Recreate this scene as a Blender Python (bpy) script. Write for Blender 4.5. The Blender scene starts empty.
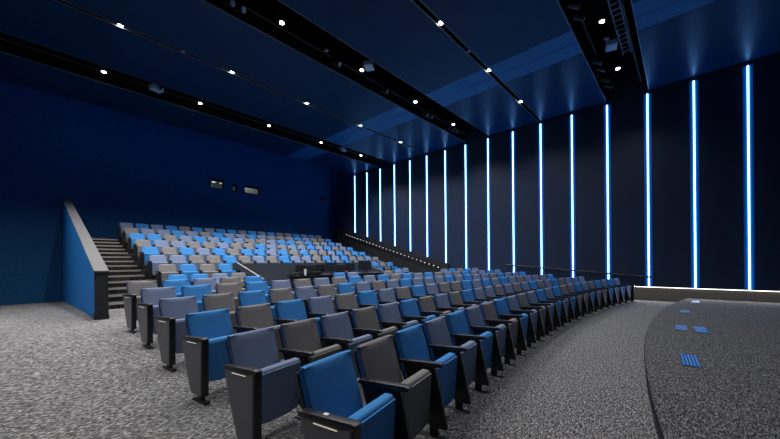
import bpy, bmesh, math, random
from mathutils import Vector, Matrix
random.seed(7)
C = bpy.context.scene.collection
PI = math.pi

# ------------------------------------------------------------------ materials
def mat(name, col, rough=.6, metal=0., spec=.5, noise=0., nscale=40., bump=0., emit=None, estr=0.):
    m = bpy.data.materials.new(name); m.use_nodes = True
    nt = m.node_tree; b = nt.nodes['Principled BSDF']
    b.inputs['Base Color'].default_value = (*col, 1)
    b.inputs['Roughness'].default_value = rough
    b.inputs['Metallic'].default_value = metal
    b.inputs['Specular IOR Level'].default_value = spec
    if emit:
        b.inputs['Emission Color'].default_value = (*emit, 1)
        b.inputs['Emission Strength'].default_value = estr
    if noise or bump:
        tc = nt.nodes.new('ShaderNodeTexCoord')
        n = nt.nodes.new('ShaderNodeTexNoise'); n.inputs['Scale'].default_value = nscale
        n.inputs['Detail'].default_value = 3
        nt.links.new(tc.outputs['Object'], n.inputs['Vector'])
        if noise:
            r = nt.nodes.new('ShaderNodeValToRGB')
            r.color_ramp.elements[0].position = .3; r.color_ramp.elements[1].position = .7
            r.color_ramp.elements[0].color = (*[c*(1-noise) for c in col], 1)
            r.color_ramp.elements[1].color = (*[min(1, c*(1+noise)) for c in col], 1)
            nt.links.new(n.outputs['Fac'], r.inputs['Fac'])
            nt.links.new(r.outputs['Color'], b.inputs['Base Color'])
        if bump:
            bp = nt.nodes.new('ShaderNodeBump'); bp.inputs['Strength'].default_value = bump
            bp.inputs['Distance'].default_value = .004
            nt.links.new(n.outputs['Fac'], bp.inputs['Height'])
            nt.links.new(bp.outputs['Normal'], b.inputs['Normal'])
    return m

def carpet(name, dark, mid, light, scale=1.):
    """woven carpet: short yarn dashes running two ways in patches"""
    m = bpy.data.materials.new(name); m.use_nodes = True
    nt = m.node_tree; N = nt.nodes; L = nt.links; b = N['Principled BSDF']
    b.inputs['Roughness'].default_value = .95; b.inputs['Specular IOR Level'].default_value = .15
    tc = N.new('ShaderNodeTexCoord')
    def dashes(rot, sx, sy):
        mp = N.new('ShaderNodeMapping'); mp.inputs['Rotation'].default_value = (0, 0, rot)
        mp.inputs['Scale'].default_value = (sx*scale, sy*scale, 1)
        n = N.new('ShaderNodeTexNoise'); n.inputs['Scale'].default_value = 1
        n.inputs['Detail'].default_value = 2.5; n.inputs['Roughness'].default_value = .7
        L.new(tc.outputs['Object'], mp.inputs['Vector']); L.new(mp.outputs['Vector'], n.inputs['Vector'])
        return n
    a = dashes(.5, 22, 84); c = dashes(.5+PI/2, 20, 78); d = dashes(.2, 9, 9)
    st = N.new('ShaderNodeMath'); st.operation = 'GREATER_THAN'; st.inputs[1].default_value = .5
    L.new(d.outputs['Fac'], st.inputs[0])
    mx = N.new('ShaderNodeMix'); mx.data_type = 'FLOAT'
    L.new(st.outputs[0], mx.inputs['Factor']); L.new(a.outputs['Fac'], mx.inputs['A']); L.new(c.outputs['Fac'], mx.inputs['B'])
    r = N.new('ShaderNodeValToRGB'); e = r.color_ramp.elements
    e[0].position = .37; e[0].color = (*dark, 1); e[1].position = .63; e[1].color = (*light, 1)
    k = e.new(.5); k.color = (*mid, 1)
    L.new(mx.outputs['Result'], r.inputs['Fac'])
    g = N.new('ShaderNodeTexNoise'); g.inputs['Scale'].default_value = 36; g.inputs['Detail'].default_value = 2
    L.new(tc.outputs['Object'], g.inputs['Vector'])
    gr = N.new('ShaderNodeMapRange'); gr.inputs['From Min'].default_value = .36; gr.inputs['From Max'].default_value = .64
    gr.inputs['To Min'].default_value = .70; gr.inputs['To Max'].default_value = 1.30
    L.new(g.outputs['Fac'], gr.inputs['Value'])
    vm = N.new('ShaderNodeVectorMath'); vm.operation = 'SCALE'
    L.new(r.outputs['Color'], vm.inputs[0]); L.new(gr.outputs['Result'], vm.inputs['Scale'])
    L.new(vm.outputs['Vector'], b.inputs['Base Color'])
    return m

M = {
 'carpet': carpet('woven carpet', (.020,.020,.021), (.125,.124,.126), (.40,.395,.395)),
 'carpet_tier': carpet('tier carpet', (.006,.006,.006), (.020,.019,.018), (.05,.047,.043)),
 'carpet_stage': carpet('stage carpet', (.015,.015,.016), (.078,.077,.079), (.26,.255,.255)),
 'blue': mat('blue wool', (.048,.235,.56), .85, noise=.10, nscale=220, bump=.12, spec=.25),
 'slate': mat('slate wool', (.178,.228,.355), .85, noise=.16, nscale=220, bump=.12, spec=.25),
 'grey': mat('warm grey wool', (.205,.196,.198), .85, noise=.14, nscale=220, bump=.12, spec=.25),
 'sideblue': mat('blue side fabric', (.008,.088,.31), .8, noise=.1, nscale=200, spec=.25),
 'panelgrey': mat('charcoal laminate', (.20,.19,.195), .55, noise=.12, nscale=120),
 'black': mat('black plastic', (.008,.0085,.010), .42),
 'armblack': mat('black polyurethane', (.010,.011,.016), .38),
 'steel': mat('dark steel', (.03,.03,.034), .4, metal=.6),
 'alu': mat('brushed aluminium', (.62,.61,.58), .38, metal=.85),
 'alu_dull': mat('dull aluminium trim', (.22,.25,.30), .45, metal=.7),
 'wallblue': mat('navy wall paint', (.006,.058,.16), .8, noise=.18, nscale=9, spec=.2),
 'parablue': mat('blue parapet paint', (.010,.20,.60), .7, noise=.08, nscale=12, spec=.25),
 'coping': mat('grey coping', (.085,.085,.09), .6, noise=.12, nscale=60),
 'charcoal': mat('charcoal fabric wall', (.022,.023,.028), .8, noise=.3, nscale=60, spec=.2),
 'wallpanel': mat('dark acoustic panel', (.012,.026,.066), .55, noise=.35, nscale=55, bump=.2, spec=.35),
 'ceil': mat('navy ceiling panel', (.0016,.028,.095), .36, noise=.06, nscale=6, spec=.13),
 'band': mat('light navy ceiling band', (.008,.115,.34), .5, noise=.05, nscale=6, spec=.25),
 'void': mat('black void paint', (.004,.0045,.006), .85, spec=.1),
 'plinth': mat('pale grey plinth carpet', (.062,.060,.058), .9, noise=.15, nscale=90),
 'boothwall': mat('dark blue grey partition', (.028,.037,.055), .75, noise=.15, nscale=50),
 'led': mat('cool led diffuser', (.6,.8,1), .4, emit=(.19,.48,1.), estr=14.),
 'addedwash': mat('added blue wash glow', (.2,.4,1), .4, emit=(.02,.23,1.), estr=5.6),
 'halomid': mat('cyan inner halo glow', (.1,.3,.6), .4, emit=(.10,.42,1.0), estr=1.15),
 'haloside': mat('blue side halo glow', (.02,.1,.4), .4, emit=(.001,.10,.44), estr=1.),
 'haloout': mat('dim blue outer halo glow', (.01,.05,.2), .5, emit=(0.,.025,.13), estr=1.),
 'ledwhite': mat('white led line', (1,1,1), .4, emit=(1,.97,.92), estr=5.),
 'lamp': mat('downlight lens', (1,1,1), .4, emit=(1,.98,.95), estr=20.),
 'aisle': mat('aisle light lens', (1,1,1), .4, emit=(1,.83,.62), estr=.32),
 'dot': mat('rail light lens', (1,1,1), .4, emit=(.85,.92,1), estr=1.6),
 'room_lamp': mat('booth lamp', (1,1,1), .4, emit=(1,.97,.9), estr=.6),
 'boothroom': mat('booth room paint', (.34,.36,.35), .8),
 'projlit': mat('blue-lit projector plastic', (.30,.45,.62), .5),  # pale plastic with the blue light on it mixed into the colour
 'sensor': mat('violet sensor dome', (.30,.16,.36), .35),
 'white': mat('white plastic', (.75,.76,.78), .4),
 'red': mat('red indicator', (.8,.05,.04), .4, emit=(1,.08,.05), estr=.8),
 'screen': mat('dark screen glass', (.010,.012,.014), .15),
 'slat': mat('slats with painted blue reflection', (.03,.28,.80), .35, metal=.2),
}
def glass():
    m = bpy.data.materials.new('booth glass'); m.use_nodes = True
    nt = m.node_tree; nt.nodes.clear()
    o = nt.nodes.new('ShaderNodeOutputMaterial'); mx = nt.nodes.new('ShaderNodeMixShader')
    t = nt.nodes.new('ShaderNodeBsdfTransparent'); g = nt.nodes.new('ShaderNodeBsdfGlossy')
    t.inputs['Color'].default_value = (.85,.9,.92,1); g.inputs['Roughness'].default_value = .05
    mx.inputs['Fac'].default_value = .06
    nt.links.new(t.outputs[0], mx.inputs[1]); nt.links.new(g.outputs[0], mx.inputs[2]); nt.links.new(mx.outputs[0], o.inputs[0])
    return m
M['glass'] = glass()

# ------------------------------------------------------------------ mesh helpers
def add_box(bm, x0, x1, y0, y1, z0, z1, bev=0., seg=2, mi=0):
    r = bmesh.ops.create_cube(bm, size=1.)
    vs = r['verts']
    for v in vs:
        v.co = Vector((x0+(v.co.x+.5)*(x1-x0), y0+(v.co.y+.5)*(y1-y0), z0+(v.co.z+.5)*(z1-z0)))
    fs = list({f for v in vs for f in v.link_faces})
    for f in fs: f.material_index = mi
    if bev:
        es = list({e for v in vs for e in v.link_edges})
        bmesh.ops.bevel(bm, geom=es, offset=bev, segments=seg, affect='EDGES', profile=.6)
    return vs
def add_prism(bm, pts, axis, a0, a1, bev=0., seg=2, mi=0):
    """polygon pts in the plane across `axis`, swept from a0 to a1"""
    def P(p, a):
        return {'x': (a, p[0], p[1]), 'y': (p[0], a, p[1]), 'z': (p[0], p[1], a)}[axis]
    A = [bm.verts.new(P(p, a0)) for p in pts]; B = [bm.verts.new(P(p, a1)) for p in pts]
    n = len(pts); fs = [bm.faces.new(A), bm.faces.new(B[::-1])]
    for i in range(n): fs.append(bm.faces.new((A[i], B[i], B[(i+1) % n], A[(i+1) % n])))
    for f in fs: f.material_index = mi
    bmesh.ops.recalc_face_normals(bm, faces=fs)
    if bev:
        es = list({e for f in fs for e in f.edges})
        bmesh.ops.bevel(bm, geom=es, offset=bev, segments=seg, affect='EDGES', profile=.6)
def add_tube(bm, p, q, r, n=10):
    p = Vector(p); q = Vector(q); d = q-p
    M4 = Matrix.Translation((p+q)/2) @ d.to_track_quat('Z', 'Y').to_matrix().to_4x4()
    bmesh.ops.create_cone(bm, cap_ends=True, segments=n, radius1=r, radius2=r, depth=d.length, matrix=M4)
def add_cone(bm, p, q, r0, r1, n=16, caps=True):
    p = Vector(p); q = Vector(q); d = q-p
    M4 = Matrix.Translation((p+q)/2) @ d.to_track_quat('Z', 'Y').to_matrix().to_4x4()
    bmesh.ops.create_cone(bm, cap_ends=caps, segments=n, radius1=r0, radius2=r1, depth=d.length, matrix=M4)
def mesh(name, bm, mats, smooth=False):
    me = bpy.data.meshes.new(name); bm.normal_update(); bm.to_mesh(me); bm.free()
    for m in (mats if isinstance(mats, (list, tuple)) else [mats]): me.materials.append(m)
    if smooth:
        for p in me.polygons: p.use_smooth = True
        me.set_sharp_from_angle(angle=math.radians(38))
    return me
def link(name, me, parent=None, loc=None):
    o = bpy.data.objects.new(name, me); C.objects.link(o)
    if parent: o.parent = parent
    if loc: o.location = loc
    return o
def obj(name, bm, mats, parent=None, smooth=False):
    return link(name, mesh(name, bm, mats, smooth), parent)
def tag(o, label, cat, group=None):
    o['label'] = label; o['category'] = cat
    if group: o['group'] = group
    return o
def thing(name, label, cat, loc=(0,0,0), rz=0., group=None):
    o = bpy.data.objects.new(name, None); C.objects.link(o)
    o.empty_display_size = .1; o.location = loc; o.rotation_euler = (0,0,rz)
    return tag(o, label, cat, group)
def struct(name, bm, mats, label=None, smooth=False):
    o = obj(name, bm, mats, None, smooth); o['kind'] = 'structure'
    if label: o['label'] = label
    return o
def box_part(name, dims, m, parent, bev=0.):
    bm = bmesh.new(); add_box(bm, *dims, bev=bev); return obj(name, bm, m, parent, smooth=bev > 0)

ORD = ['', 'first','second','third','fourth','fifth','sixth','seventh','eighth','ninth','tenth','eleventh','twelfth',
       'thirteenth','fourteenth','fifteenth','sixteenth','seventeenth','eighteenth','nineteenth','twentieth']

# ------------------------------------------------------------------ dimensions
HC = 1.42; D = 14.336; H = HC+5.89
XC, YC, R0, DR = 7.4004, -29.162, 31.476, 1.0535
RFLOOR = [0., .035, .105, .185, .265, .330]
BACK_H = .79
def floor_z(x, y):
    if x < .95 and y > 8.6:
        K = [(8.6,.33),(10,.30),(12,.23),(15,.10),(19.3,-.09)]
        for (a,za),(b,zb) in zip(K, K[1:]):
            if y <= b: return za+(zb-za)*(y-a)/(b-a)
        return -.09
    r = math.hypot(x-XC, y-YC)
    k = (r-R0+.15)/DR
    if k <= 0: return 0.
    if k >= 5: return .33
    i = int(k); t = k-i
    return RFLOOR[i]*(1-t)+RFLOOR[i+1]*t
TX, TY, TDY, TZ, TDZ = 2.679, 18.160, 1.0845, 1.8436, .3078
def t_floor(k): return max(.33, HC+TZ-TDZ*k-BACK_H)      # k = 0 top row .. 7
def t_y(k): return TY-TDY*k
STEP_BACK = .36
YB = 19.0

# ------------------------------------------------------------------ setting
bm = bmesh.new()
nx, ny = 40, 90
xs = sorted([-2.6+(D+.3+2.6)*i/nx for i in range(nx+1)]+[.93, .97]); nx += 2; ys = [-6+(25.0)*j/ny for j in range(ny+1)]
V = [[bm.verts.new((x, y, floor_z(x, y))) for y in ys] for x in xs]
for i in range(nx):
    for j in range(ny): bm.faces.new((V[i][j], V[i+1][j], V[i+1][j+1], V[i][j+1]))
struct('floor', bm, M['carpet'], smooth=True)

# stage: low carpeted platform with a curved edge
bm = bmesh.new(); RS, SX, SYC = 34.65, 8.086, -34.168
arc = [(SX+RS*math.sin(a), SYC+RS*math.cos(a)) for a in [(-9.6+(D+.1-SX+9.6)*i/60)/RS for i in range(61)]]
add_prism(bm, arc+[(D+.1, -6), (arc[0][0], -6)], 'z', -.05, .15)
for f in bm.faces: f.material_index = 0 if f.normal.z > .5 else 1
struct('floor_stage', bm, [M['carpet_stage'], M['charcoal']], 'low carpeted stage with a curved front edge')
bm = bmesh.new()
for i in range(60):
    (x0,y0),(x1,y1) = arc[i], arc[i+1]
    add_tube(bm, (x0,y0,.142), (x1,y1,.142), .008, 6)
struct('trim_1', bm, M['void'], 'dark edge strip along the stage')

# seating tiers
bm = bmesh.new()
for k in range(0, 7):
    y0 = t_y(k)-TDY+STEP_BACK; y1 = (t_y(k)+STEP_BACK) if k else YB; z = t_floor(k)
    if k == 6:      # cut out for the sound booth
        add_box(bm, 2.33, 4.69, y0, y1, 0, z); add_box(bm, 11.285, D-.02, y0, y1, 0, z)
    else: add_box(bm, 2.33, D-.02, y0, y1, 0, z)
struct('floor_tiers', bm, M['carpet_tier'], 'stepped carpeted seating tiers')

# side stairs with metal nosings
st = bpy.data.objects.new('stairs', None); C.objects.link(st); st['kind'] = 'structure'
st['label'] = 'dark carpeted side stairs with bright metal nosings'
bm = bmesh.new(); zprev = .33; steps = []
for k in range(6, -1, -1):
    yy = t_y(k)-TDY+STEP_BACK; z = t_floor(k); zl = t_floor(k+1)
    steps.append((yy-TDY/2, (zl+z)/2)); steps.append((yy, z))
for i, (y, z) in enumerate(steps):
    y1 = steps[i+1][0] if i+1 < len(steps) else YB
    add_box(bm, .99, 2.33, y, y1, 0, z)
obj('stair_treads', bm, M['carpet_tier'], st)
for y, z in steps:
    bm = bmesh.new(); add_prism(bm, [(y-.012, z-.045), (y-.012, z+.006), (y+.05, z+.006), (y+.05, z), (y-.002, z), (y-.002, z-.045)], 'x', 1.0, 2.30)
    obj('stair_nosing', bm, M['alu'], st)

# left parapet beside the stairs
pr = bpy.data.objects.new('wall_parapet', None); C.objects.link(pr); pr['kind'] = 'structure'
pr['label'] = 'blue sided sloping parapet with grey coping beside the stairs'
PY0, PZ0, PSL = 8.62, 1.304, .275
bm = bmesh.new()
n = 30; rows = []
for i in range(n+1):
    y = PY0+(YB-PY0)*i/n; t = i/n
    zt = PZ0-.03+PSL*(y-PY0)
    xb = .775-.02*t; xt = .80-.03*t
    col = []
    for j in range(7):
        s = j/6; col.append(bm.verts.new((xb+(xt-xb)*(1-(1-s)**2), y, -.2+(zt+.2)*s)))
    rows.append(col)
for i in range(n):
    for j in range(6): bm.faces.new((rows[i][j], rows[i][j+1], rows[i+1][j+1], rows[i+1][j]))
obj('blue_face', bm, M['parablue'], pr, smooth=True)
bm = bmesh.new()
add_prism(bm, [(PY0, -.2), (PY0, PZ0-.03), (YB, PZ0-.03+PSL*(YB-PY0)), (YB, -.2)], 'x', .83, .985)
add_box(bm, .775, .985, PY0-.012, PY0+.02, .25, PZ0-.02)
obj('core', bm, M['charcoal'], pr)
bm = bmesh.new()
add_prism(bm, [(PY0-.03, PZ0-.035), (PY0-.03, PZ0), (YB, PZ0+PSL*(YB-PY0+.03)), (YB, PZ0-.035+PSL*(YB-PY0+.03))], 'x', .765, .995, bev=.006)
obj('coping', bm, M['coping'], pr)
bm = bmesh.new(); add_box(bm, .765, .992, PY0-.03, PY0+.3, .28, .42); obj('skirting', bm, M['black'], pr)

# back wall with three booth windows
W = [(6.385, 7.105, 5.56, 6.09), (7.53, 7.81, 5.55, 5.96), (8.21, 9.17, 5.56, 6.02)]
bm = bmesh.new()
xsw = [-2.6]+[v for w in W for v in w[:2]]+[16.2]
for i in range(len(xsw)-1):
    x0, x1 = xsw[i], xsw[i+1]
    hole = [w for w in W if abs(w[0]-x0) < 1e-6]
    if hole:
        add_box(bm, x0, x1, YB, YB+.25, -.2, hole[0][2]); add_box(bm, x0, x1, YB, YB+.25, hole[0][3], 9.4)
    else: add_box(bm, x0, x1, YB, YB+.25, -.2, 9.4)
struct('wall_back', bm, M['wallblue'])
for i, (x0, x1, z0, z1) in enumerate(W):
    w = bpy.data.objects.new('window_%d' % (i+1), None); C.objects.link(w); w['kind'] = 'structure'
    w.location = (0,0,0)
    bm = bmesh.new(); t = .035
    add_box(bm, x0, x1, YB-.02, YB+.2, z0, z0+t); add_box(bm, x0, x1, YB-.02, YB+.2, z1-t*2.2, z1)
    add_box(bm, x0, x0+t, YB-.02, YB+.2, z0+t, z1-t*2.2); add_box(bm, x1-t, x1, YB-.02, YB+.2, z0+t, z1-t*2.2)
    obj('window_frame', bm, M['void'], w)
    box_part('pane', (x0+t, x1-t, YB+.10, YB+.112, z0+t, z1-t*2.2), M['glass'], w)
# the lit projection room behind them
bm = bmesh.new()
add_box(bm, 5.6, 10., 21.0, 21.1, 4.4, 7.); add_box(bm, 5.6, 10., YB+.25, 21.1, 4.3, 4.4); add_box(bm, 5.6, 10., YB+.25, 21.1, 7., 7.1)
add_box(bm, 5.5, 5.6, YB+.25, 21.1, 4.4, 7.); add_box(bm, 10., 10.1, YB+.25, 21.1, 4.4, 7.); add_box(bm, 7.85, 7.95, YB+.25, 21., 4.4, 7.)
struct('wall_projection_room', bm, M['boothroom'], 'lit projection room behind the back wall')
for i, (x, nm) in enumerate(((7.04, 'left'), (7.43, 'right'))):
    t = thing('ceiling_lamp', 'small lit oval lamp seen through the left booth window, the %s of two' % nm, 'lamp', (x, 20.3, 6.19), 0, 'lamps in the booth')
    bm = bmesh.new(); add_cone(bm, (0,0,0), (0,0,.03), .10, .09); obj('lens', bm, M['room_lamp'], t)
    bm = bmesh.new(); add_tube(bm, (0,0,.03), (0,0,.81), .015, 6); obj('stem', bm, M['steel'], t)
l = bpy.data.lights.new('booth light', 'POINT'); l.energy = 18; l.color = (1,.95,.85); l.shadow_soft_size = .15
o = bpy.data.objects.new('booth_light', l); C.objects.link(o); o.location = (9., 20.2, 6.6)
l = bpy.data.lights.new('booth light', 'POINT'); l.energy = 5; l.color = (.75,.95,1); l.shadow_soft_size = .15
o = bpy.data.objects.new('booth_light', l); C.objects.link(o); o.location = (6.8, 20.2, 6.2)
t = thing('projector', 'grey projector behind the left booth window', 'projector', (6.95, 19.75, 5.45))
bm = bmesh.new(); add_box(bm, -.2, .2, -.2, .25, 0, .16, bev=.02); obj('body', bm, M['boothwall'], t, True)
bm = bmesh.new(); add_cone(bm, (-.08,-.2,.09), (-.08,-.27,.09), .055, .045); obj('lens', bm, M['screen'], t)
box_part('stand', (-.05,.05,-.05,.05,-1.04,0), M['steel'], t)

# right feature wall, its recessed plinth and the lit line under it
bm = bmesh.new()
add_box(bm, D, D+.2, -6, 17.94, .5, 9.2)
for k in range(21):                      # joints behind the light strips: shallow ribs at the panel centres
    pass
struct('wall_right', bm, M['wallpanel'])
bm = bmesh.new(); add_box(bm, D+.1, D+.3, -6, 9.2, 0, .5); struct('baseboard_right', bm, M['plinth'])
t = thing('led_line', 'white light line hidden under the bottom edge of the right wall', 'light strip', (D+.02, 1.5, .49))
box_part('diffuser', (-.02,.03,-7.4,7.4,-.012,0), M['ledwhite'], t); box_part('channel', (-.03,.04,-7.4,7.4,0,.01), M['alu'], t)
l = bpy.data.lights.new('floor washer', 'AREA'); l.shape = 'RECTANGLE'; l.size = .03; l.size_y = 14.6; l.energy = 55; l.color = (1,.96,.9)
o = bpy.data.objects.new('washer', l); C.objects.link(o); o.parent = t; o.location = (-.03, 0, -.02); o.rotation_euler = (0, math.radians(52), 0)
# sloped ledge (wainscot) along the upper part of the right wall
def ledge_z(y): return 1.359+.2903*(y-9.095)
bm = bmesh.new(); add_prism(bm, [(8.92, .3), (8.92, ledge_z(8.92)), (17.94, ledge_z(17.94)), (17.94, .3)], 'x', D-.14, D)
struct('wall_right_wainscot', bm, M['charcoal'], 'dark sloping wainscot below the light strips')
bm = bmesh.new()
nseg = 14
for i in range(nseg):
    y0 = 8.95+(17.9-8.95)*i/nseg; y1 = y0+.24  # separate dashes shaped after the strips' reflections on the ledge
    add_prism(bm, [(y0, ledge_z(y0)), (y0, ledge_z(y0)+.014), (y1, ledge_z(y1)+.014), (y1, ledge_z(y1))], 'x', D-.14, D-.10)
struct('trim_2', bm, M['steel'], 'metal dashes standing in for glints along the sloping ledge')

# ceiling: panels between dark slots, black void above
WIDE = [(.82, 2.07), (6.66, 7.92), (12.66, 13.90)]; NARROW = [(4.33, 4.49), (10.17, 10.32)]
edges = sorted(WIDE+NARROW)
ys0 = [-6]+[e[1] for e in edges]; ys1 = [e[0] for e in edges]+[16.02]
for y0, y1 in zip(ys0, ys1):
    bm = bmesh.new()
    for x0, x1, m in ((-2.6, 9.22, 0), (9.235, 9.83, 1), (9.845, 10.44, 1), (10.455, D-.10, 0)):  # middle band drawn in a lighter blue than the panels beside it
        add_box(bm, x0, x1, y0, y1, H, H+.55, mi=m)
    for f in bm.faces:
        if f.normal.z > -.5: f.material_index = 2
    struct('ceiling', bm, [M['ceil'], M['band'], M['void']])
bm = bmesh.new(); add_box(bm, -2.8, 16.4, -6, YB+.3, 9.4, 9.5); struct('ceiling_void', bm, M['void'], 'black void above the ceiling panels')
k = 3
for y0, y1 in edges:
    for y in (y0, y1):
        s = 1 if y == y0 else -1
        bm = bmesh.new(); add_box(bm, -2.6, D-.10, min(y, y+s*.014), max(y, y+s*.014), H-.004, H+.03)
        struct('trim_%d' % k, bm, M['alu_dull'], 'thin metal edge of a ceiling slot'); k += 1
# left wall (out of the photo on the left)
bm = bmesh.new(); add_box(bm, -2.8, -2.6, -6, YB+.25, -.2, 9.4); struct('wall_left', bm, M['wallpanel'])
# side return wall behind the feature wall
bm = bmesh.new(); add_box(bm, 16., 16.2, 17.5, YB+.25, 0, 9.4); struct('wall_right_return', bm, M['wallblue'], 'hidden end of the back wall')

# ------------------------------------------------------------------ LED strips
def led_strip(i, y, zb, zt, right, label):
    t = thing('led_strip', label, 'light strip', (D-.002 if right else -1.598, y, zb), 0, 'vertical light strips on the right wall' if right else 'vertical light strips on the left wall')
    h = zt-zb; s = -1 if right else 1
    bm = bmesh.new(); add_prism(bm, [(0,-.017), (s*.030,-.014), (s*.036,0), (s*.030,.014), (0,.017)], 'z', 0, h); obj('diffuser', bm, M['led'], t, True)
    for nm, a, b, d, mt in (('inner_halo', .017, .030, .022, 'halomid'), ('side_halo', .030, .062, .014, 'haloside'), ('outer_halo', .062, .105, .008, 'haloout')):  # glowing bands added to draw the halo beside the diffuser
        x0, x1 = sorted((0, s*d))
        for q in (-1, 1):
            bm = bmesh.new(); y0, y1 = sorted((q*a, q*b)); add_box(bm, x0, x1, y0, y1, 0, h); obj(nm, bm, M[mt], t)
SP, SY = 1.1767, 16.1692
for i in range(19):
    y = SY-SP*i
    zb = ledge_z(y)+.005 if y > 8.92 else .51
    if i < 15: lab = '%s vertical white blue light strip from the back end of the right wall' % ORD[i+1]
    else: lab = 'vertical white blue light strip on the right wall, %s beyond the stage end' % ORD[i-14]
    led_strip(i, y, zb, H-.11, True, lab)
# added unseen blue emitter behind the ceiling edge, to wash the back wall
t = thing('added_wash', 'added unseen blue wash light behind the ceiling edge by the back wall', 'light strip', (7.2, 16.12, H+.30))
box_part('diffuser', (-8.6, 8.6, 0, .05, 0, .10), M['addedwash'], t); box_part('channel', (-8.6, 8.6, -.10, 0, -.01, .11), M['steel'], t)  # both parts belong to the added wash light

# ------------------------------------------------------------------ ceiling fittings
SLOTS = [('front wide slot', 1.445, 'w'), ('front narrow slot', 4.405, 'n'), ('middle wide slot', 7.29, 'w'), ('rear narrow slot', 10.245, 'n'), ('rear wide slot', 13.16, 'w')]
XL = [-1.23, 1.44, 4.11, 6.785, 9.47, 12.13]  # leftmost column added out of view to light the parapet's outer face
def downlight(x, y, wide, label, energy):
    z = H+.02
    t = thing('downlight', label, 'ceiling light', (x, y, z), 0, 'recessed downlights in the ceiling slots')
    r = .056
    bm = bmesh.new(); add_cone(bm, (0,0,.012), (0,0,.03), r, r*.9); obj('lens', bm, M['lamp'], t)
    bm = bmesh.new(); add_cone(bm, (0,0,.03), (0,0,.30), r+.012, r+.012)
    obj('can', bm, M['black'], t)
    bm = bmesh.new(); add_tube(bm, (0,0,.30), (0,0,2.065), .012, 6); obj('stem', bm, M['black'], t)
    l = bpy.data.lights.new('downlight beam', 'SPOT'); l.energy = energy; l.color = (1,.98,.965)
    l.spot_size = math.radians(128); l.spot_blend = .8; l.shadow_soft_size = .07
    o = bpy.data.objects.new('beam', l); C.objects.link(o); o.parent = t; o.location = (0,0,-.03)
for s, (nm, y, kind) in enumerate(SLOTS):
    for j, x in enumerate(XL):
        downlight(x, y, kind == 'w', 'round white downlight in the %s, %s from the left wall' % (nm, ORD[j+1]),  # the leftmost one in each slot is added, out of view
                  [125, 215, 440, 440, 640][s])
def projector(x, y, rz, label):
    t = thing('projector', label, 'projector', (x, y, H+.10), rz, 'projectors hung in the ceiling slots')
    bm = bmesh.new(); add_box(bm, -.17, .17, -.13, .13, -.06, .08, bev=.015); obj('body', bm, M['projlit'], t, True)
    bm = bmesh.new(); add_cone(bm, (.05,-.13,.01), (.05,-.18,.01), .05, .042); obj('lens', bm, M['screen'], t)
    bm = bmesh.new(); add_tube(bm, (0,0,.08), (0,0,1.985), .018, 8); add_box(bm, -.06,.06,-.06,.06,.08,.10); obj('bracket', bm, M['steel'], t)
projector(2.80, 13.28, .3, 'blue-lit pale projector hung in the rear wide ceiling slot, nearest the left wall')
projector(10.97, 13.25, .3, 'blue-lit pale projector hung in the rear wide ceiling slot, nearer the lit wall')
projector(6.86, 7.05, .5, 'blue-lit pale projector hung in the middle wide ceiling slot')
projector(10.82, 1.43, .2, 'blue-lit pale projector hung in the front wide ceiling slot')
def sensor(x, y, label):
    t = thing('sensor', label, 'sensor', (x, y, H+.02), 0, 'ceiling sensors')
    bm = bmesh.new(); bmesh.ops.create_uvsphere(bm, u_segments=14, v_segments=8, radius=.06, matrix=Matrix.Scale(.6, 4, (0,0,1))); obj('dome', bm, M['sensor'], t, True)
    bm = bmesh.new(); add_tube(bm, (0,0,.02), (0,0,2.065), .012, 6); obj('stem', bm, M['steel'], t)
sensor(2.78, 10.245, 'small violet sensor in the rear narrow slot between the first two downlights')
sensor(10.25, 1.46, 'small violet sensor beside the projector in the front wide slot')
sensor(8.20, 4.405, 'small violet sensor in the front narrow ceiling slot')
sensor(5.46, 7.30, 'small violet sensor in the middle wide slot before its projector')
for (nm, y, kind) in SLOTS:
    if kind != 'w': continue
    for q, dy in ((0, -.42), (1, .42)):
        t = thing('lighting_pipe', 'dark steel pipe along the %s side of the %s' % (('stage', 'rear')[q], nm), 'pipe', (6.2, y+dy, H+.25), 0, 'pipes in the ceiling slots')
        bm = bmesh.new(); add_tube(bm, (-7.4,0,0), (7.8,0,0), .025, 8); obj('pipe', bm, M['steel'], t)
        for xx in (-6, -3, 0, 3, 6):
            bm = bmesh.new(); add_tube(bm, (xx,0,0), (xx,0,1.835), .012, 6); obj('hanger', bm, M['steel'], t)
# stage spotlights clamped to the pipes
def fixture(x, y, label, az):
    t = thing('stage_spotlight', label, 'spotlight', (x, y, H+.205), az, 'unlit spotlights on the pipes')
    bm = bmesh.new(); add_cone(bm, (0,.10,-.06), (0,-.14,-.15), .06, .075); obj('barrel', bm, M['steel'], t)
    bm = bmesh.new(); add_cone(bm, (0,-.135,-.148), (0,-.15,-.154), .066, .066); obj('lens', bm, M['alu_dull'], t)
    bm = bmesh.new(); add_box(bm, -.09,-.075,-.02,.02,-.08,.04); add_box(bm, .075,.09,-.02,.02,-.08,.04); add_box(bm, -.09,.09,-.02,.02,.0,.015); obj('yoke', bm, M['steel'], t)
for q, x in enumerate((8.5, 9.0, 11.4, 11.9, 12.7, 13.2)): fixture(x, 1.87, 'small dark spotlight, %s along the rear pipe of the front wide slot' % ORD[q+1], .4)
for q, x in enumerate((3.0, 3.25, 6.1, 8.2, 10.6, 10.9, 12.6, 12.9)): fixture(x, 7.71, 'small dark spotlight, %s along the rear pipe of the middle wide slot' % ORD[q+1], .4)
t = thing('cable_tray', 'dark ladder cable tray in the front wide slot above the stage edge', 'cable tray', (10.0, 1.21, H+.42))
bm = bmesh.new(); add_box(bm, -4, 2.2, -.11, -.09, 0, .06); add_box(bm, -4, 2.2, .09, .11, 0, .06); obj('rails', bm, M['alu_dull'], t)
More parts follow.
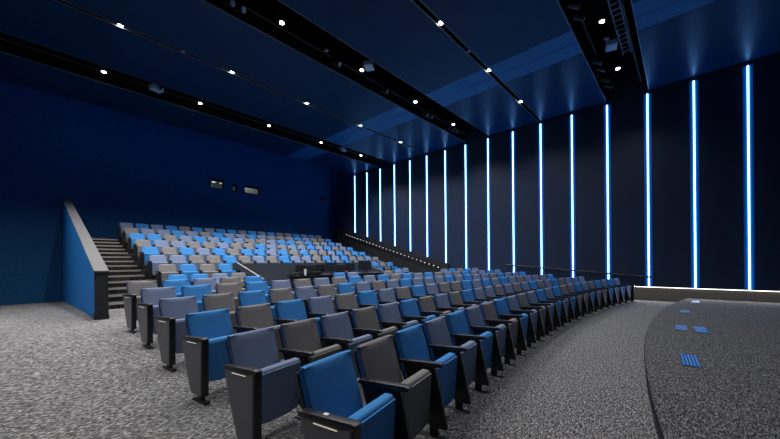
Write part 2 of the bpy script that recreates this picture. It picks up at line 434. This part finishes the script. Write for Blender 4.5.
for q in range(26):
    bm = bmesh.new(); add_box(bm, -4+.24*q, -3.97+.24*q, -.09, .09, .01, .03); obj('rung', bm, M['alu_dull'], t)
bm = bmesh.new()
for xx in (-3, 0, 2): add_tube(bm, (xx,0,.03), (xx,0,1.665), .012, 6)
obj('hangers', bm, M['steel'], t)
# small speaker on the back wall
t = thing('wall_speaker', 'small black speaker on the blue back wall near the right corner', 'speaker', (13.63, YB, 5.93))
bm = bmesh.new(); add_box(bm, -.16,.16,-.26,-.06,-.11,.11, bev=.012); obj('cabinet', bm, M['black'], t, True)
box_part('bracket', (-.04,.04,-.07,0,-.05,.05), M['steel'], t)
box_part('grille', (-.145,.145,-.268,-.258,-.095,.095), M['steel'], t)

# ------------------------------------------------------------------ handrails on the right wall
t = thing('handrail', 'dark sloping handrail with a row of tiny lights below the ledge', 'handrail', (D-.22, 9.6, 0))
HY0, HY1 = 9.35, 16.9
def hr(y): return 1.20+.294*(y-9.62)
bm = bmesh.new(); add_tube(bm, (0, HY0-9.6, hr(HY0)), (0, HY1-9.6, hr(HY1)), .022, 10); obj('rail', bm, M['void'], t, True)
for i in range(27):
    y = HY0+.1+(HY1-HY0-.2)*i/26
    bm = bmesh.new(); add_box(bm, -.034,-.018,y-.018-9.6,y+.018-9.6,hr(y)-.022,hr(y)+.012); obj('rail_light', bm, M['dot'], t)
for i in range(6):
    y = HY0+.4+(HY1-HY0-.8)*i/5
    bm = bmesh.new(); add_tube(bm, (0,y-9.6,hr(y)-.02), (.08,y-9.6,hr(y)-.06), .009, 6); obj('bracket', bm, M['steel'], t)
t = thing('handrail', 'low black handrail along the right wall behind the lower seat ends', 'handrail', (D-.09, 3.4, 0))
def hq(y): return .84+.085*(y-.9)
bm = bmesh.new(); add_tube(bm, (0, .75-3.4, hq(.75)), (0, 5.9-3.4, hq(5.9)), .032, 10); obj('rail', bm, M['black'], t, True)
for i in range(6):
    y = 1.0+i*.93
    bm = bmesh.new(); add_tube(bm, (0,y-3.4,hq(y)-.02), (.078,y-3.4,hq(y)-.05), .011, 6); obj('bracket', bm, M['alu_dull'], t)

# ------------------------------------------------------------------ seats
# local frame: origin on the floor under the middle of the backrest's top front edge; the seat faces -y
def back_bm():
    bm = bmesh.new(); w = .234
    # side profile, front bottom to front top, round the top, down the rear
    prof = [(-.158,.27), (-.126,.38), (-.089,.50), (-.050,.62), (-.012,.735), (.000,.775), (.007,.790), (.028,.795), (.048,.790), (.058,.765),
            (.036,.68), (.000,.56), (-.040,.44), (-.072,.34), (-.096,.27)]
    n = 9; rows = []
    for i in range(n):
        x = -w+2*w*i/(n-1); s = 1-(abs(x)/w)**6; e = (abs(x)/w)
        col = []
        for j, (y, z) in enumerate(prof):
            front = j < 6
            yy = y + (-.008*(1-e*e) if front else 0) + (.012*(e**8) if front else -.010*(e**8))
            zz = z
            wx = x*(1-.02*(.79-z)/.5)+.011
            col.append(bm.verts.new((wx, yy, zz)))
        rows.append(col)
    m = len(prof)
    for i in range(n-1):
        for j in range(m): bm.faces.new((rows[i][j], rows[i+1][j], rows[i+1][(j+1) % m], rows[i][(j+1) % m]))
    bm.faces.new(rows[0]); bm.faces.new(rows[-1][::-1])
    bmesh.ops.recalc_face_normals(bm, faces=bm.faces)
    es = [e for e in bm.edges if e.is_manifold and e.calc_face_angle(0) > 1.1 and abs(e.verts[0].co.x) > w*.9 and abs(e.verts[1].co.x) > w*.9]
    bmesh.ops.bevel(bm, geom=es, offset=.010, segments=2, affect='EDGES')
    bm.normal_update()
    for f in bm.faces: f.material_index = 1 if abs(f.normal.x) > .75 else 0
    return bm
def shell_bm():
    bm = bmesh.new()
    add_prism(bm, [(-.092,.30), (.042,.70), (.060,.76), (.074,.755), (.058,.70), (-.074,.29)], 'x', -.216, .238, bev=.004, seg=1)
    return bm
# tipped-up seat: a thick pad, its top end showing just below arm height
def pan_bm():
    bm = bmesh.new()
    prof = [(-.215,.20), (-.275,.535), (-.285,.550), (-.305,.560), (-.350,.558), (-.366,.542), (-.345,.205), (-.325,.19)]
    add_prism(bm, prof, 'x', -.218, .218, bev=.010, seg=2)
    return bm
def under_bm():
    bm = bmesh.new()
    w = .213
    # front (underside) cover: tapers to a gently rounded lower edge
    front = []
    pts = [(-w,.535), (w,.535), (w*.985,.22)] + [(w*.97*math.cos(a), .175-.040*math.sin(a)**.6) for a in [PI*i/8 for i in range(0, 9)]] + [(-w*.985,.22)]
    A = [bm.verts.new((x, -.378+.06*(.535-z), z)) for x, z in pts]; B = [bm.verts.new((x, -.352+.06*(.535-z), z)) for x, z in pts]
    bm.faces.new(A); bm.faces.new(B[::-1]); n = len(pts)
    for i in range(n): bm.faces.new((A[i], B[i], B[(i+1) % n], A[(i+1) % n]))
    bmesh.ops.recalc_face_normals(bm, faces=bm.faces)
    return bm
def arm_bm(x):
    bm = bmesh.new()
    prof = [(-.04,.562), (-.04,.582), (-.055,.590), (-.25,.600), (-.42,.607), (-.448,.602), (-.456,.590), (-.44,.576), (-.33,.556), (-.22,.555), (-.12,.560)]
    add_prism(bm, prof, 'x', x-.029, x+.029, bev=.006, seg=2); return bm
def standard_bm(x):
    bm = bmesh.new()
    prof = [(-.08,.566), (-.20,.560), (-.33,.562), (-.375,.575), (-.392,.53), (-.44,.30), (-.485,.08), (-.34,.08), (-.30,.11), (-.17,.32)]
    add_prism(bm, prof, 'x', x-.019, x+.019, bev=.006, seg=1); return bm
def foot_bm(x):
    bm = bmesh.new(); add_box(bm, x-.026, x+.026, -.475, -.24, -.035, .010, bev=.005, seg=1); add_box(bm, x-.014, x+.014, -.40, -.33, .0, .10); return bm
def end_panel_bm(x):
    bm = bmesh.new()
    prof = [(-.05,.568), (-.20,.557), (-.33,.559), (-.420,.580), (-.418,.44), (-.412,.05), (-.225,.05), (-.205,.075), (-.125,.30)]
    add_prism(bm, prof, 'x', x-.026, x+.026, bev=.006, seg=1); return bm
def end_trim_bm(x):
    bm = bmesh.new()
    prof = [(-.413,.580), (-.442,.582), (-.438,.44), (-.432,.045), (-.403,.045), (-.411,.44)]
    add_prism(bm, prof, 'x', x-.032, x+.036, bev=.004, seg=1); return bm
def aisle_light_bm(x, s):
    bm = bmesh.new(); x0, x1 = sorted((x+s*.024, x+s*.033))
    add_box(bm, x0, x1, -.33, -.16, .546, .551, bev=.003, seg=1); return bm
def hinge_bm():
    bm = bmesh.new(); add_tube(bm, (-.25,-.17,.32), (.25,-.17,.32), .014, 8); return bm
HP = .28
SM = {}
for c in ('blue','slate','grey'):
    SM[c] = {'backrest': mesh('backrest', back_bm(), [M[c], M['sideblue']], True), 'seat_cushion': mesh('seat_cushion', pan_bm(), M[c], True),
             'seat_underside': mesh('seat_underside', under_bm(), M[c], True)}
SHELL = mesh('back_shell', shell_bm(), M['black'], True); HINGE = mesh('hinge_bar', hinge_bm(), M['steel'], True)
ARM = {s: mesh('armrest', arm_bm(s*HP), M['armblack'], True) for s in (-1, 1)}
STD = mesh('standard', standard_bm(HP), M['black'], True); FOOT = {s: mesh('foot', foot_bm(s*HP), M['steel'], True) for s in (-1, 1)}
ENDT = mesh('aisle_panel', end_panel_bm(-HP), M['black'], True)
ENDP = {-1: mesh('aisle_panel', end_panel_bm(-HP), M['panelgrey'], True), 1: mesh('end_panel', end_panel_bm(HP), M['black'], True)}
TRIM = {s: mesh('panel_edge', end_trim_bm(s*HP), M['black'], True) for s in (-1, 1)}
LITE = {s: mesh('aisle_light', aisle_light_bm(s*HP, s), M['aisle']) for s in (-1, 1)}

protos = {}
def seat_proto(c, first, last):
    key = (c, first, last)
    parts = [(n, SM[c][n], []) for n in ('backrest','seat_cushion','seat_underside')]
    parts += [('back_shell', SHELL, []), ('hinge_bar', HINGE, []), ('armrest', ARM[1], [])]
    if last: parts.append(('end_panel', ENDP[1], [('panel_edge', TRIM[1]), ('aisle_light', LITE[1]), ('foot', FOOT[1])]))
    else: parts.append(('standard', STD, [('foot', FOOT[1])]))
    if first: parts += [('armrest', ARM[-1], []), ('aisle_panel', ENDP[-1], [('panel_edge', TRIM[-1]), ('aisle_light', LITE[-1]), ('foot', FOOT[-1])])]
    protos[key] = parts; return parts
def place_seat(c, loc, rz, sx, label, first, last, tier=False):
    r = bpy.data.objects.new('auditorium_seat', None); C.objects.link(r); r.empty_display_size = .1
    r.location = loc; r.rotation_euler = (0,0,rz); r.scale = (sx,1,1)
    tag(r, label, 'seat', 'tip-up auditorium seats')
    for n, me, sub in protos.get((c, first, last)) or seat_proto(c, first, last):
        o = bpy.data.objects.new(n, ENDT if tier and n == 'aisle_panel' else me); C.objects.link(o); o.parent = r
        if n == 'aisle_panel' and not tier: o['label'] = 'charcoal tapered aisle panel'
        for n2, m2 in sub:
            q = bpy.data.objects.new(n2, m2); C.objects.link(q); q.parent = o
KEY = {'b': 'blue', 's': 'slate', 'g': 'grey'}
WORD = {'b': 'bright blue', 's': 'slate blue', 'g': 'warm grey'}
def ordn(n):
    return ORD[n] if n <= 20 else ORD[20]
def pos_words(i, n):
    """i from 1; count from the nearer end"""
    if i == 1: return 'at the left end'
    if i == n: return 'at the right end'
    if i <= (n+1)//2: return '%s from the left end' % ORD[i]
    return '%s from the right end' % ORD[n+1-i]
RP = ['bgbsbsgbsgsbsbggbsgbsbs', 'sgsgsbgsgbssgsgsbgsbgsss', 'bgbsgbsgbsggbsbsbsgssgb', 'sgbgsgbsgsbsssbsbssgbssb', 'sbgbsgsgbsbgbsbgsgbgsbs',
      'gbsgb....bs..gs....sbgbs']
RNAME = ['front row', 'second row from the front', 'third row from the front', 'fourth row from the front', 'fifth row from the front', 'sixth row from the front']
for k, pat in enumerate(RP):
    n = len(pat); r = R0+DR*k; pitch = .56 if n == 23 else .5367
    for i, ch in enumerate(pat):
        if ch == '.': continue
        th = (i-(n-1)/2)*pitch/r
        x, y = XC+r*math.sin(th), YC+r*math.cos(th)
        first = i == 0 or pat[i-1] == '.'; last = i == n-1 or pat[i+1] == '.'
        if k < 5: lab = '%s tip-up seat %s of the %s' % (WORD[ch], pos_words(i+1, n), RNAME[k])
        else:
            if i < 5: w = '%s from the left end' % ORD[i+1]
            elif i < 11: w = '%s of the pair before the mixing desk' % ('left', 'right')[i-9]
            elif i < 15: w = '%s of the pair beyond the mixing desk' % ('left', 'right')[i-13]
            else: w = '%s from the right end' % ORD[n-i]
            lab = '%s seat, %s, sixth row from the front' % (WORD[ch], w)
        place_seat(KEY[ch], (x, y, RFLOOR[k]), -th, pitch/.56, lab, first, last)
t = [o for o in C.objects if o.get('label', '').endswith('at the left end of the front row')][0]
bm = bmesh.new(); add_box(bm, -HP-.012, -HP+.012, -.245, -.215, .597, .6035); q = obj('seat_plate', bm, M['white'], t); q['label'] = 'small white plate'
TP = ['sbsbgbsbbgbsbggbsbg', 'gssbsgbssbsggsbsggb', 'bbgsbsbsggsbbgbgsbs', 'gssggsggbsgssbsbgsb', 'bgbsbgbbsbgbggsbgbb', 'ssggbgsgbssgbsbggsg',
      'gbgb............bgb', 'bbsg.............bs']
TNAME = ['back row', 'second row from the back', 'third row from the back', 'fourth row from the back', 'fifth row from the back', 'sixth row from the back',
         'seventh row from the back', 'lowest tiered row']
for k, pat in enumerate(TP):
    n = 19
    for i, ch in enumerate(pat):
        if ch == '.': continue
        first = i == 0 or pat[i-1] == '.'; last = i == n-1 or pat[i+1] == '.'
        lab = '%s tip-up seat %s of the %s' % (WORD[ch], pos_words(i+1, n), TNAME[k])
        if k >= 6: lab = '%s seat, %s, %s' % (WORD[ch], pos_words(i+1, n).replace('the ', ''), TNAME[k])
        place_seat(KEY[ch], (TX+.56*i, t_y(k), t_floor(k)), 0, 1, lab, first, last, True)

# ------------------------------------------------------------------ sound booth
bm = bmesh.new(); add_box(bm, 4.70, 11.28, 11.74, 11.86, .3, 1.42); struct('wall_booth_back', bm, M['boothwall'], 'dark low wall behind the mixing desk')
for x, nm, ya, za, yb, zb_ in ((4.745, 'left', 9.6, .95, 11.56, 1.478), (11.25, 'right', 9.9, .80, 11.3, 1.19)):
    t = bpy.data.objects.new('wall_booth_%s' % nm, None); C.objects.link(t); t['kind'] = 'structure'
    t['label'] = 'dark sloping cheek wall with a pale metal edge, %s of the mixing desk' % nm
    bm = bmesh.new(); add_prism(bm, [(ya,.3), (ya,za-.02), (yb,zb_-.02), (11.74,zb_-.02), (11.74,.3)], 'x', x-.05, x+.03); obj('cheek', bm, M['boothwall'], t)
    bm = bmesh.new(); add_prism(bm, [(ya,za-.02), (ya,za), (yb,zb_), (yb,zb_-.02)], 'x', x-.045, x-.005); obj('metal_edge', bm, M['alu'], t)
FZ = .33
t = thing('control_desk', 'long black control desk in front of the booth wall', 'desk', (7.4, 9.3, FZ))
box_part('top', (-1.85,2.0,-.4,.4,.66,.70), M['black'], t, .008)
for sx in (-1.75, .05, 1.9): box_part('leg', (sx-.03,sx+.03,-.35,.35,0,.66), M['steel'], t)
box_part('modesty_panel', (-1.75,1.85,.30,.32,.2,.66), M['black'], t)
t = thing('mixing_console', 'dark mixing console on the left end of the control desk', 'mixer', (6.02, 9.3, FZ+.70))
bm = bmesh.new(); add_prism(bm, [(-.32,.0), (.30,.0), (.30,.04), (-.25,.08), (-.32,.07)], 'x', -.42, .42, bev=.006, seg=1); obj('chassis', bm, M['black'], t)
bm = bmesh.new(); add_box(bm, -.42,.42,-.35,-.26,.05,.10, bev=.006); obj('meter_bridge', bm, M['steel'], t)
for q in range(12):
    bm = bmesh.new(); add_box(bm, -.38+.065*q,-.36+.065*q,-.10,.18,.05,.078); obj('fader', bm, M['alu_dull'], t)
def monitor(x, y, w, h, z, rz, label):
    t = thing('monitor', label, 'monitor', (x, y, FZ+.70), rz, 'monitors on the control desk')
    bm = bmesh.new(); add_box(bm, -w/2,w/2,-.02,.02,z,z+h, bev=.006); obj('housing', bm, M['black'], t)
    box_part('screen', (-w/2+.015,w/2-.015,.019,.023,z+.015,z+h-.015), M['screen'], t)
    bm = bmesh.new(); add_box(bm, -.03,.03,-.03,-.01,.01,z+h/2); obj('stem', bm, M['steel'], t)
    bm = bmesh.new(); add_box(bm, -.13,.13,-.09,.09,0,.012, bev=.004); obj('base', bm, M['steel'], t)
monitor(6.68, 9.42, .40, .28, .06, .0, 'small dim monitor just right of the mixing console')
monitor(7.08, 9.30, .52, .32, .08, .1, 'wide black monitor second from the mixing console')
monitor(7.95, 9.30, .42, .27, .10, -.15, 'smaller black monitor in the middle of the control desk')
monitor(8.72, 9.30, .56, .36, .10, -.2, 'largest black monitor at the right end of the control desk')
t = thing('paper_cup', 'white paper cup in front of the mixing console', 'cup', (5.74, 8.87, FZ+.70))
bm = bmesh.new(); add_cone(bm, (0,0,0), (0,0,.2), .032, .042, caps=True); obj('cup', bm, M['white'], t, True)
bm = bmesh.new(); add_cone(bm, (0,0,.2), (0,0,.212), .045, .042); obj('lid', bm, M['boothwall'], t)
t = thing('intercom_box', 'small black box with a red light in front of the middle monitor', 'intercom', (7.5, 9.05, FZ+.70))
box_part('case', (-.09,.09,-.07,.07,0,.10), M['black'], t, .006); box_part('red_light', (-.02,.03,-.075,-.069,.06,.085), M['red'], t)
def office_chair(x, y, rz, label):
    t = thing('office_chair', label, 'chair', (x, y, FZ), rz, 'office chairs in the sound booth')
    box_part('seat', (-.23,.23,-.22,.22,.42,.49), M['black'], t, .03)
    box_part('backrest', (-.21,.21,.20,.26,.55,1.02), M['black'], t, .025)
    bm = bmesh.new(); add_tube(bm, (0,0,.08), (0,0,.42), .025); obj('column', bm, M['steel'], t)
    box_part('back_bar', (-.03,.03,.22,.25,.42,.60), M['steel'], t)
    for q in range(5):
        a = q*2*PI/5
        bm = bmesh.new(); add_tube(bm, (0,0,.09), (.26*math.cos(a),.26*math.sin(a),.06), .018, 8); w = obj('base_arm', bm, M['steel'], t)
        bm = bmesh.new(); bmesh.ops.create_uvsphere(bm, u_segments=8, v_segments=6, radius=.03, matrix=Matrix.Translation((.26*math.cos(a),.26*math.sin(a),.03))); obj('caster', bm, M['black'], w)
office_chair(7.35, 10.25, .2, 'black office chair behind the wide monitor')
office_chair(8.45, 10.3, -.2, 'black office chair behind the largest monitor')
t = thing('equipment_rack', 'dark equipment rack against the booth wall, left of the wide monitor', 'rack', (7.5, 11.35, FZ))
box_part('case', (-.4,.4,-.3,.3,0,1.02), M['black'], t, .01)
for q in range(6): box_part('rack_unit', (-.36,.36,-.312,-.298,.12+.14*q,.23+.14*q), M['steel'], t)

# ------------------------------------------------------------------ slatted floor boxes on the stage, strip-light reflections painted as blue slats
def floor_box(x, y, rz, w, label):
    t = thing('floor_box', label, 'floor box', (x, y, .15), rz, 'slatted floor boxes on the stage')
    box_part('tray', (-w/2,w/2,-.085,.085,-.01,.006), M['black'], t)
    n = 5
    for q in range(n):
        y0 = -.082+.164*(q+.12)/n; y1 = -.082+.164*(q+.62)/n
        bm = bmesh.new(); add_box(bm, -w/2+.01, w/2-.01, y0, y1, .004, .014, bev=.002, seg=1); obj('slat', bm, M['slat'], t)
floor_box(5.52, -.055, .05, .62, 'largest blue-glinting slatted floor box on the stage, nearest the camera')
floor_box(8.08, .03, .0, .62, 'blue-glinting slatted floor box on the stage, second along the edge')
floor_box(8.05, -.235, .08, .62, 'faint blue-glinting slatted floor box set further back from the stage edge')
floor_box(10.62, -.03, .0, .5, 'blue-glinting slatted floor box on the stage, third along the edge')
floor_box(13.30, -.28, .0, .6, 'pale blue-glinting slatted floor box at the far end of the stage')

# ------------------------------------------------------------------ world, camera, view
w = bpy.data.worlds.new('World'); bpy.context.scene.world = w; w.use_nodes = True
w.node_tree.nodes['Background'].inputs['Color'].default_value = (.002,.006,.02,1)
w.node_tree.nodes['Background'].inputs['Strength'].default_value = .5
cam = bpy.data.cameras.new('camera'); co = bpy.data.objects.new('camera', cam); C.objects.link(co)
f, yaw, roll, hy = 321.855, .7361, .0086, 262.34
cam.sensor_fit = 'HORIZONTAL'; cam.sensor_width = 36; cam.lens = f/780*36
cam.shift_x = -(391-390)/780; cam.shift_y = (hy-219.5)/780
c, s = math.cos(yaw), math.sin(yaw)
F = Vector((c, s, 0)); Rt = Vector((s, -c, 0)); Z = Vector((0, 0, 1))
cr = Rt*math.cos(roll)-Z*math.sin(roll); cu = Rt*math.sin(roll)+Z*math.cos(roll)
m = Matrix.Identity(4)
for i in range(3): m[i][0] = cr[i]; m[i][1] = cu[i]; m[i][2] = -F[i]
m[0][3], m[1][3], m[2][3] = 0, 0, HC
co.matrix_world = m; cam.clip_start = .02
sc = bpy.context.scene; sc.camera = co
sc.view_settings.view_transform = 'Standard'; sc.view_settings.look = 'None'
sc.view_settings.exposure = 0.; sc.view_settings.gamma = 1.; sc.view_settings.use_curve_mapping = False
try:
    sc.cycles.use_denoising = True; sc.cycles.max_bounces = 5; sc.cycles.diffuse_bounces = 3
    sc.cycles.sample_clamp_indirect = 3.
except Exception: pass
